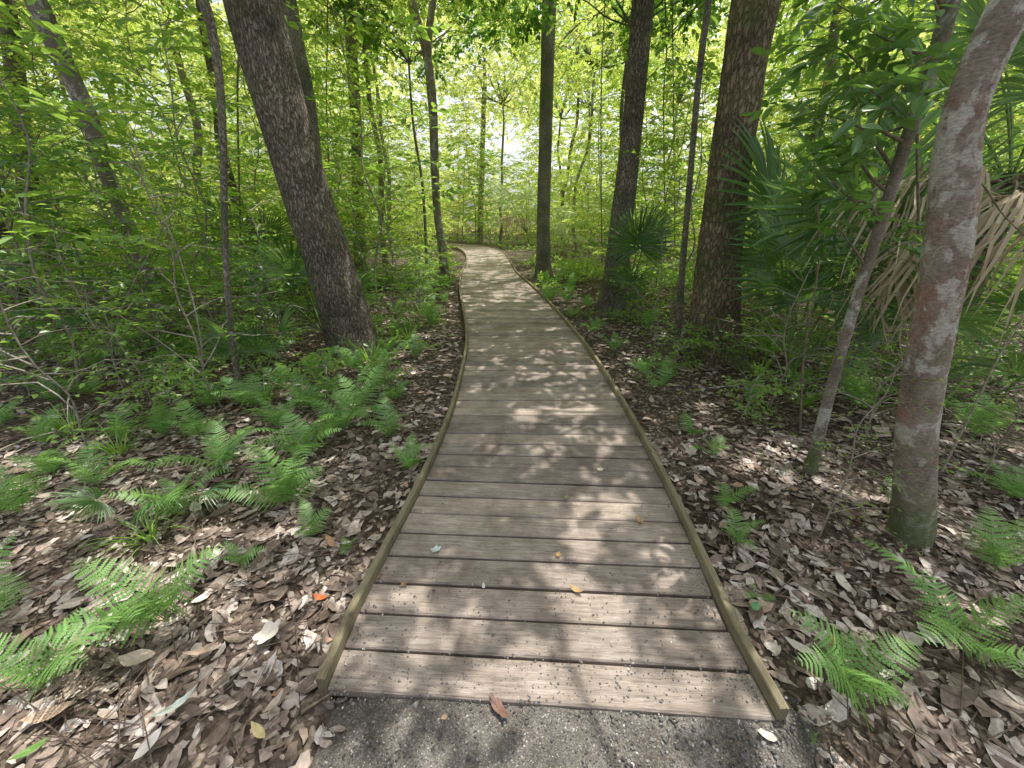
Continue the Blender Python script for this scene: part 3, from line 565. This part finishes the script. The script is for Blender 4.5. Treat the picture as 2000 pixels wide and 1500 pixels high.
# ---------------------------------------------------------------- saplings and shrubs
def sapling_meshes(seed,H,spread,nb,mat,leafL,m=10,lo=.15,w=.52,stemr=.018,step=.13):
    r=np.random.default_rng(seed); S=Acc(); A=Acc()
    k=6; sp=[np.array([0,0,-.05])]
    for i in range(1,k+1): sp.append(np.array([sp[-1][0]+r.normal(0,.07*H/k*2),sp[-1][1]+r.normal(0,.07*H/k*2),H*i/k]))
    V,Q=tube(sp,list(np.linspace(stemr,.005,k+1)),n=26,sides=7); S.add(V,Q,.5); SPt,_=resample(sp,[0]*(k+1),60)
    O=[];DD=[];LL=[];TN=[]
    for b in range(nb):
        t=lo+(1-lo)*(b+.5)/nb; p=SPt[int(t*59)]; a=b*2.4+r.uniform(-.5,.5); L=spread*(1.05-.6*t)*r.uniform(.5,1.2)
        d=np.array([math.cos(a),math.sin(a),r.uniform(.1,.6)]); e=p+d*L; e[2]-=.1*L; tn=r.uniform(0,1)
        lp=limb_pts(r,p,e,3,.15); V,Q=tube(lp,[.008,.006,.004,.002],n=6,sides=3); S.add(V,Q,.5)
        n=max(4,int(L/step)); BP,_=resample(lp,[0]*4,n+1); BP=BP[1:]; dr=nrm(e-p); sd=nrm(np.cross(dr,[0,0,1.]))
        for q in range(len(BP)):
            sg=1 if q%2 else -1; O.append(BP[q]); DD.append(dr*.6+sd*sg*.9+r.normal(0,.22,3)); LL.append(r.uniform(.22,.42)*(1.1-.5*q/len(BP))*(leafL/.08)); TN.append(tn*.7+r.uniform(0,.3))
        O.append(BP[-1]); DD.append(dr); LL.append(.3*leafL/.08); TN.append(tn*.7+.2)
    sprays(A,np.array(O),np.array(DD),np.array(LL),m,leafL,w,.3,.0025,r,.2,tone=np.array(TN))
    return S.mesh('stem',[M['twig_grey']],True),A.mesh('foliage',[mat,M['twig']])
SV=[sapling_meshes(101,3.2,1.1,28,M['leaf_mid'],.08),sapling_meshes(102,4.5,1.3,34,M['leaf_mid'],.085),sapling_meshes(103,5.5,1.5,38,M['leaf_light'],.095),
    sapling_meshes(104,4.0,1.3,30,M['leaf_light'],.095),sapling_meshes(105,2.4,.9,22,M['leaf_dark'],.085),sapling_meshes(106,7.5,2.2,44,M['leaf_far_sun_tint'],.15,9,.06,.6,.03,.24),
    sapling_meshes(107,1.2,.6,14,M['leaf_mid'],.06,9,.1,.5,.008),sapling_meshes(108,.5,.3,7,M['leaf_mid'],.055,7,.2,.5,.005),
    sapling_meshes(109,4.5,2.0,30,M['leaf_light'],.14,9,.03,.6,.025,.24),sapling_meshes(110,2.2,.9,20,M['leaf_mid'],.05,3,.15,.5,.009,.16),sapling_meshes(111,1.5,.8,18,M['leaf_mid'],.05,3,.1,.5,.007,.14),
    sapling_meshes(112,6.0,2.0,38,M['leaf_mid'],.13,9,.1,.58,.03,.24),sapling_meshes(113,4.2,1.6,20,M['leaf_mid'],.14,7,.2,.45,.02,.2)]
def sapling(v,x,y,s,label,group=None,cat='sapling',name='leafy_sapling'):
    e=empty(name,(x,y,gh(x,y)),label,cat,group,random.uniform(0,6.28),s); obj('stem',SV[v][0],e); obj('foliage',SV[v][1],e); return e
def blocked(x,y,mg):
    if y<27.5: return xl(y)-mg*(1 if y<20 else .6)<x<xr(y)+mg*(1 if y<20 else .6)
    return False
spots=[]
def scatter(n,y0,y1,vs,smin,smax,mg,mind,left_lab,right_lab,xf=1.42):
    c=0;tries=0
    while c<n and tries<4000:
        tries+=1; y=math.sqrt(random.uniform(y0*y0,y1*y1)); x=random.uniform(-xf,xf)*y
        v=random.choice(vs); s=random.uniform(smin,smax)
        if blocked(x,y,mg) or (10<y<16.5 and -.5<x<2.0): continue
        if any((x-a)**2+(y-b)**2<mind*mind for a,b in spots): continue
        spots.append((x,y)); c+=1
        lab=left_lab if x<(xl(min(y,20))) else right_lab
        sapling(v,x,y,s,lab,'saplings: '+lab)
for (px,Y,v,s,l) in [(230,4.3,0,.8,'leafy shrub in front of the mottled leaning trunk'),(60,3.9,4,1.0,'dark leafy shrub at the left edge'),(120,5.6,1,.85,'tall leafy sapling left of the mottled trunk'),
  (380,5.6,1,.9,'tall leafy sapling behind the thin upright sapling'),(530,7.2,3,1.0,'leafy sapling behind the big leaning trunk'),(300,7.0,2,.9,'tall light green sapling in the left thicket'),
  (-60,4.8,1,.9,'tall sapling cut by the left edge'),(760,9.6,3,1.0,'bright green sapling left of the crooked grey tree'),(700,8.0,0,1.0,'green shrub right behind the leaning trunk'),
  (1290,8.8,3,1.05,'bright sapling between the grey trunk and the massive trunk'),(1180,12.5,2,1.0,'bright sapling behind the centre tree'),(1150,10.2,3,.55,'low bright shrub between the centre tree and the grey trunk'),
  (1600,5.8,0,1.0,'green shrub behind the tall palmetto'),(1720,4.6,1,.85,'leafy sapling behind the slim leaning tree'),(1900,5.4,2,.8,'leafy sapling right of the lichen trunk'),(2080,3.5,0,.9,'green shrub at the right edge'),
  (1470,7.4,2,1.0,'leafy sapling behind the massive brown trunk'),(1780,7.0,2,.9,'tall light sapling behind the right thicket'),(820,13.5,2,.9,'tall bright sapling behind the crooked grey tree'),(640,10.5,2,1.0,'tall bright sapling in the gap behind the leaning trunk'),
  (855,17.5,3,.55,'low bright shrub hiding the boardwalk past its bend'),(820,18.5,8,.6,'wide bright shrub left of the boardwalk bend'),(440,5.0,12,.8,'large leaved sapling in the left thicket'),(1330,6.4,12,.8,'large leaved sapling left of the massive trunk'),(20,3.3,12,.75,'large leaved sapling overhanging the left edge')]:
    p=at(px,500,Y); spots.append((p.x,p.y)); sapling(v,p.x,p.y,s,l)
for (px,py,v,s,l) in [(420,800,9,.9,'sparse twiggy shrub left of the thin sapling'),(250,780,10,1.0,'sparse twiggy shrub in the left fern bed'),(560,700,10,1.1,'sparse twiggy shrub left of the leaning trunk'),(120,720,9,1.0,'sparse twiggy shrub at the left in front of the thicket'),(330,700,9,1.1,'tall sparse twiggy shrub beside the mottled trunk'),(180,900,10,.9,'sparse twiggy shrub among the near left ferns'),
  (1500,800,10,.8,'sparse twiggy shrub in front of the tall palmetto'),(1690,860,10,.8,'sparse twiggy shrub right of the slim leaning tree'),(1900,960,10,.6,'sparse twiggy shrub right of the lichen trunk'),(1640,760,9,.9,'tall sparse twiggy shrub behind the slim leaning tree'),(780,640,10,.9,'sparse twiggy shrub behind the left edge board'),(1270,660,9,.9,'sparse twiggy shrub between the two right trunks'),
  (1560,720,6,.9,'leafy green shrub at the foot of the tall palmetto'),(1460,700,6,.8,'leafy green shrub right of the massive trunk base'),(1680,740,6,1.0,'leafy green shrub between the slim tree and the lichen trunk'),(1930,800,6,.9,'leafy green shrub at the right edge below the dead fronds'),(1240,640,6,.8,'leafy green shrub beside the tall grey trunk'),(540,720,6,.9,'leafy green shrub left of the leaning trunk base'),(440,700,6,1.0,'leafy green shrub behind the thin sapling'),(820,600,6,.8,'leafy green shrub close to the left edge board'),(1600,1050,9,.45,'knee high twiggy shrub left of the lichen trunk base'),(300,800,6,.8,'leafy green shrub in the middle of the left fern bed'),(60,780,6,.9,'leafy green shrub at the left edge among ferns')]:
    g=onz(px,py,-.06); sapling(v,g.x,g.y,s,l,None,'shrub','twiggy_shrub' if v>8 else 'leafy_shrub')
scatter(26,6.5,11,[0,1,2,3,12],.75,1.1,1.5,.9,'leafy sapling in the near thicket left of the boardwalk','leafy sapling in the near thicket right of the boardwalk')
scatter(44,11,20,[2,3,11,8,1],.8,1.1,1.7,1.3,'sunlit sapling in the middle distance left of the boardwalk','sunlit sapling in the middle distance right of the boardwalk')
scatter(14,21,28,[5,8,11],.8,1.1,1.2,1.0,'sunlit sapling facing the bend left of the boardwalk','sunlit sapling facing the bend right of the boardwalk',.35)
scatter(54,20,36,[5,5,8,11],1.0,1.6,2.2,1.6,'far sunlit sapling left of the boardwalk','far sunlit sapling right of the boardwalk')
def small(n,y0,y1,vs,lab):
    c=0
    while c<n:
        y=random.uniform(y0,y1); x=random.uniform(-1.4,1.4)*y
        if blocked(x,y,.35): continue
        c+=1; v=random.choice(vs); L='low leafy plant on the forest floor '+('left' if x<0 else 'right')+' of the boardwalk, '+lab
        sapling(v,x,y,random.uniform(.5,1.0),L,'plants: '+L,'plant','leafy_plant')
small(18,2.4,5,[7],'near')
small(66,5,11,[6,7,7],'farther back')
A=Acc(); n=16000; y=np.sqrt(rng.uniform(9,34*34,n)); y=np.where(rng.uniform(size=n)<.5,rng.uniform(3,14,n),y); x=rng.uniform(-1.45,1.45,n)*y
k=~on_deck(x,y,.3)
gn=np.array([noise.noise(Vector((a*.7,b*.7,2))) for a,b in zip(x,y)]); k&=((gn>.08)&(y>3.8))|(y>9)&(gn>-.2)
x,y=x[k],y[k]; n=len(x); g=np.array([gh(a,b) for a,b in zip(x,y)]); O=np.stack([x,y,g+rng.uniform(.0,.12,n)],1); dd=rng.normal(0,1,(n,3)); dd[:,2]=np.abs(dd[:,2])*.8+.3
far=y>9
for msk,ll,m in ((~far,.045,6),(far,.11,6)):
    sprays(A,O[msk],dd[msk],rng.uniform(.1,.25,msk.sum())*(1.6 if ll>.1 else 1),m,ll,.5,.4,.002)
tag(obj('ground_cover',A.mesh('ground_cover',[M['leaf_mid'],M['petiole']])),'low green seedlings and weeds covering the forest floor','ground cover',kind='stuff')

# background trees
def proto_tree(seed,H,r0,var,mat):
    r=np.random.default_rng(seed); pts=[np.array([0,0,-.1])]
    for i in range(1,8): pts.append(np.array([pts[-1][0]+r.normal(0,.16),pts[-1][1]+r.normal(0,.16),H*i/7]))
    V,Q=tube(pts,list(np.linspace(r0,r0*.5,8)),n=40,sides=12,rough=.08,flare=r0*.6); tm=mesh_np('trunk',V,Q,M[mat],smooth=True); return tm,var,pts[-1]
PT=[proto_tree(1,8,.10,CRL[0],'bark_grey'),proto_tree(2,9,.13,CRL[1],'bark_grey'),proto_tree(3,7,.08,CRL[0],'bark_mottled'),proto_tree(4,9,.13,CRL[2],'bark_brown')]
tsp=[]; c=0;tries=0
for (x,y,k) in ((-.8,27,0),(3.2,26,3),(-5.6,19,0),(2.9,17.5,2)):
    tsp.append((x,y)); lab='background tree trunk above the boardwalk bend, closing the top of the view'
    e=empty('tree',(x,y,gh(x,y)),lab,'tree','trees: '+lab,x,1.0); obj('trunk',PT[k][0],e); put_crown(e,PT[k][1],tuple(PT[k][2]),x*2,1)
while c<34 and tries<5000:
    tries+=1; y=math.sqrt(random.uniform(12*12,40*40)); x=random.uniform(-1.4,1.4)*y
    if blocked(x,y,2.0) or any((x-a)**2+(y-b)**2<6 for a,b in tsp): continue
    if abs(x)<.05*y+1.5: continue
    tsp.append((x,y)); c+=1; k=random.randrange(4)
    lab='background tree trunk '+('left' if x<0 else 'right')+' of the boardwalk, '+('in the middle distance' if y<20 else 'far off')
    e=empty('tree',(x,y,gh(x,y)),lab,'tree','trees: '+lab,random.uniform(0,6.28),random.uniform(.85,1.2)); obj('trunk',PT[k][0],e); put_crown(e,PT[k][1],tuple(PT[k][2]),random.uniform(0,6),1)
for (x,y,k,l) in ((5.2,8.0,0,'tree deep in the right thicket, nearer than the others'),(-6.2,9.6,3,'tree deep in the left thicket, nearer than the others'),(3.2,12.5,3,'brown trunk right behind the tall grey trunk'),(8.6,12,0,'grey trunk at the right behind the fan palm'),(-9.5,13.5,1,'grey trunk deep in the upper left thicket')):
    e=empty('tree',(x,y,gh(x,y)),l,'tree',None,1.3*x,1.0); obj('trunk',PT[k][0],e); put_crown(e,CRM[k%2],tuple(Vector(PT[k][2])*.85),x,1.15)

# distant woods
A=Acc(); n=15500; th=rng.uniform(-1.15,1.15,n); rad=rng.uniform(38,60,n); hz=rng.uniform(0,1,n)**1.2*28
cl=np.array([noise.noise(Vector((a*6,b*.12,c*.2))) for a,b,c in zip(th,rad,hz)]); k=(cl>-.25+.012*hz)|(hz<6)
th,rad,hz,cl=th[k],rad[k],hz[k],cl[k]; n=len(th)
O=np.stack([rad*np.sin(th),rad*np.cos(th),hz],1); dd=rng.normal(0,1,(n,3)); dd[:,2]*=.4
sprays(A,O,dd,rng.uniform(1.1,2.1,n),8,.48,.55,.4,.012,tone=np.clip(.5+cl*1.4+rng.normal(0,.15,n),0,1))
tag(obj('distant_woods',A.mesh('distant_woods',[M['leaf_far_sun_tint'],M['twig']])),'far mass of sunlit green foliage closing the view','woods',kind='stuff')

# vines and bare stems
def stem(name,label,cat,pts,r0,r1,mat='twig',group=None):
    base=Vector(pts[0]); P=[Vector(p)-base for p in pts]; V,Q=tube(P,list(np.linspace(r0,r1,len(P))),n=40,sides=6,rough=.1)
    o=obj(name,mesh_np(name,V,Q,M[mat],smooth=True),None,base); tag(o,label,cat,group)
for (px0,px1,Y,l) in ((1290,1300,8.5,'thin vine hanging between the grey and massive trunks'),(1310,1318,9,'second thin vine right of the tall grey trunk'),(1190,1175,10,'vine hanging left of the tall grey trunk'),(640,650,9,'vine hanging behind the leaning trunk'),(1800,1795,2.4,'dark vine hanging beside the slim leaning tree'),(480,470,6,'vine hanging left of the leaning trunk')):
    a=at(px0,-150,Y);b=at(px1,480,Y); m=(a+b)/2+Vector((random.uniform(-.15,.15),0,0)); q=(a*.7+b*.3)+Vector((random.uniform(-.1,.1),0,0))
    stem('vine',l,'vine',[b,m,q,a],.007 if Y<5 else .012,.006 if Y<5 else .010)
def px_stem(l,pts,r0,mat='twig_grey',cat='stem',name='bare_stem'):
    stem(name,l,cat,[at(*p) for p in pts],r0,r0*.4,mat)
px_stem('thin bare stem arching across the left ferns',[(440,810,3.0),(400,740,2.9),(330,680,2.9),(240,620,3.0),(140,560,3.2)],.006)
px_stem('bare forked stem rising left of the thin sapling',[(400,800,3.1),(390,650,3.2),(350,500,3.3),(300,380,3.4),(250,250,3.6)],.008)
px_stem('bare stem leaning right in the left thicket',[(180,800,3.4),(230,620,3.5),(330,420,3.6),(380,280,3.8)],.007)
px_stem('slanting bare stem behind the lichen trunk',[(1840,920,1.9),(1890,820,1.95),(1950,700,2.0),(2010,600,2.1)],.007)
px_stem('dead slanting pale stem above the hanging dead fronds',[(2040,400,2.7),(1980,430,2.75),(1900,460,2.8),(1830,560,2.9)],.014)
px_stem('thin dark stem beside the tall palmetto',[(1560,900,2.6),(1570,700,2.7),(1600,500,2.8),(1590,300,2.9),(1620,100,3.0)],.008,'twig')
px_stem('thin curved stem in the right undergrowth',[(1820,420,2.0),(1900,350,2.1),(1960,420,2.1),(2020,480,2.2)],.005,'twig')
stem('fallen_stick','fallen stick on the litter in the lower left corner','stick',[onz(20,1470,-.04),onz(100,1400,-.035),onz(180,1340,-.03),onz(250,1290,-.04)],.006,.003)
stem('fallen_stick','short stick beside the end of the left edge board','stick',[onz(590,1390,-.02),onz(650,1352,-.008)],.005,.003)

# ---------------------------------------------------------------- single fallen leaves
def leafmat(name,c,c2): 
    t=NT(name); n=t.noise(t.coord(),60,4); r=t.ramp([(.3,c),(.7,c2)],n); return t.finish(r,.55,n,0,.3,.002,.4)
def single(px,py,L,asp,yaw,curl,shape,c,label,z=.004):
    c=tuple(min(.75,x*1.15) for x in c)
    g=onz(px,py,z); N=22; vs=[(0,0,0)]
    for k in range(N):
        a=2*math.pi*k/N
        if shape=='lobed': r=.5*(.62+.38*abs(math.cos(2.5*a))**.8)
        else: r=.5*(1-.18*abs(math.sin(a))**.5)
        x=r*math.cos(a)*L; y=r*math.sin(a)*L*asp
        if shape!='lobed': y*=(1-.35*abs(math.cos(a))**3)
        vs.append((x,y,curl*(x*x+y*y*1.5)/L*1.6+random.uniform(0,.05)*L))
    me=D.meshes.new('fallen_leaf'); me.from_pydata(vs+[(-.5*L,0,curl*L*.3),(-.8*L,.06*L,.1*L*abs(curl))],[],[(0,k+1,(k+1)%N+1) for k in range(N)]); me.materials.append(leafmat('fallen_leaf',c,tuple(x*1.3 for x in c)))
    o=obj('fallen_leaf',me,None,g+Vector((0,0,max(0,-curl)*L*.5)),(random.uniform(-.1,.1),random.uniform(-.1,.1),yaw)); tag(o,label,'leaf')
for a in [(852,1075,.055,.8,.5,.5,'lobed',(.40,.46,.42),'pale blue green lobed leaf on the deck'),
 (1090,1086,.035,.7,1.2,1.0,'lobed',(.42,.27,.10),'small yellow brown leaf in the middle of the deck'),
 (1125,1153,.07,.42,2.6,.8,'oval',(.36,.25,.12),'narrow curled tan leaf on the deck'),
 (945,1147,.032,.5,1.7,1.2,'oval',(.55,.52,.48),'whitish curled leaf on the deck'),
 (790,1142,.035,.6,.2,1.0,'lobed',(.24,.13,.06),'small brown crumpled leaf near the left edge board'),
 (1105,972,.05,.45,1.0,.6,'oval',(.20,.27,.12),'small green leaf on the middle planks'),
 (1172,918,.05,.6,.2,.6,'lobed',(.5,.45,.36),'pale leaf farthest along the near planks'),
 (1248,1018,.065,.6,1.9,.9,'oval',(.38,.25,.13),'tan curled leaf near the right edge board'),
 (742,1125,.04,.4,1.5,.8,'oval',(.2,.12,.06),'dark brown leaf against the left edge board')]: single(*a)
for a in [(975,1385,.10,.36,2.3,.5,'lobed',(.15,.085,.06),'long brown curled leaf on the gravel below the first plank'),
 (868,1402,.022,.8,.3,.8,'oval',(.4,.26,.16),'tiny tan leaf on the gravel'),
 (535,1375,.08,.35,1.2,.6,'oval',(.36,.3,.24),'narrow tan leaf left of the gravel')]: single(*a,z=-.006)
for a in [(625,1168,.07,.5,-.2,.5,'oval',(.44,.11,.03),'bright orange leaf left of the boardwalk'),
 (270,1288,.13,.62,.1,.4,'oval',(.46,.36,.30),'large pale pinkish leaf in the lower left litter'),
 (345,1378,.13,.24,.9,.6,'oval',(.38,.42,.36),'long grey green leaf in the lower left litter'),
 (525,1238,.11,.7,1.0,.5,'lobed',(.52,.47,.40),'big whitish lobed leaf left of the deck'),
 (290,1455,.09,.5,1.3,.3,'oval',(.50,.45,.41),'pale oval leaf at the bottom left'),
 (505,1430,.08,.4,2.6,.5,'oval',(.40,.33,.16),'yellowish leaf at the bottom beside the gravel'),
 (60,1465,.09,.35,.7,.3,'oval',(.10,.19,.04),'green leaf in the bottom left corner'),
 (1475,1185,.06,.7,.7,.3,'oval',(.10,.24,.10),'green round leaf beside the right edge board'),
 (1620,1255,.05,.6,.7,.9,'oval',(.34,.12,.06),'reddish curled leaf above the flat fern'),
 (100,1395,.14,.42,.4,.4,'oval',(.36,.25,.18),'large tan leaf at the lower left'),
 (1560,1265,.11,.45,-.6,.4,'oval',(.42,.37,.33),'large grey leaf beside the right edge board'),
 (400,1270,.12,.3,.5,.7,'oval',(.36,.26,.18),'long curled tan leaf left of the whitish lobed leaf')]: single(*a,z=-.022)

# ---------------------------------------------------------------- light and camera
sd=Vector((.22,.30,.92)).normalized(); el=math.asin(sd.z); az=math.atan2(sd.x,sd.y)
w=D.worlds.new('World'); SC.world=w; w.use_nodes=True; nt=w.node_tree; bg=nt.nodes['Background']; sk=nt.nodes.new('ShaderNodeTexSky'); sk.sky_type='NISHITA'
sk.sun_disc=False; sk.sun_elevation=el; sk.sun_rotation=az; sk.dust_density=4.0
hs=nt.nodes.new('ShaderNodeHueSaturation'); hs.inputs['Saturation'].default_value=.35; hs.inputs['Value'].default_value=1.75
nt.links.new(sk.outputs[0],hs.inputs['Color']); nt.links.new(hs.outputs[0],bg.inputs[0]); bg.inputs[1].default_value=.15
L=D.lights.new('sun','SUN'); L.energy=5; L.angle=math.radians(.45); L.color=(1,.96,.90); lo=D.objects.new('sun',L); COL.objects.link(lo); lo.rotation_euler=sd.to_track_quat('Z','Y').to_euler()
cam=D.cameras.new('camera'); cam.sensor_width=36; cam.lens=36*F/2000; cam.clip_start=.02; cam.clip_end=600; co=D.objects.new('camera',cam); COL.objects.link(co)
co.location=(0,0,CAMZ); co.rotation_euler=(math.pi/2-PITCH,0,0); SC.camera=co
SC.view_settings.view_transform='Standard'; SC.view_settings.look='None'; SC.view_settings.exposure=0
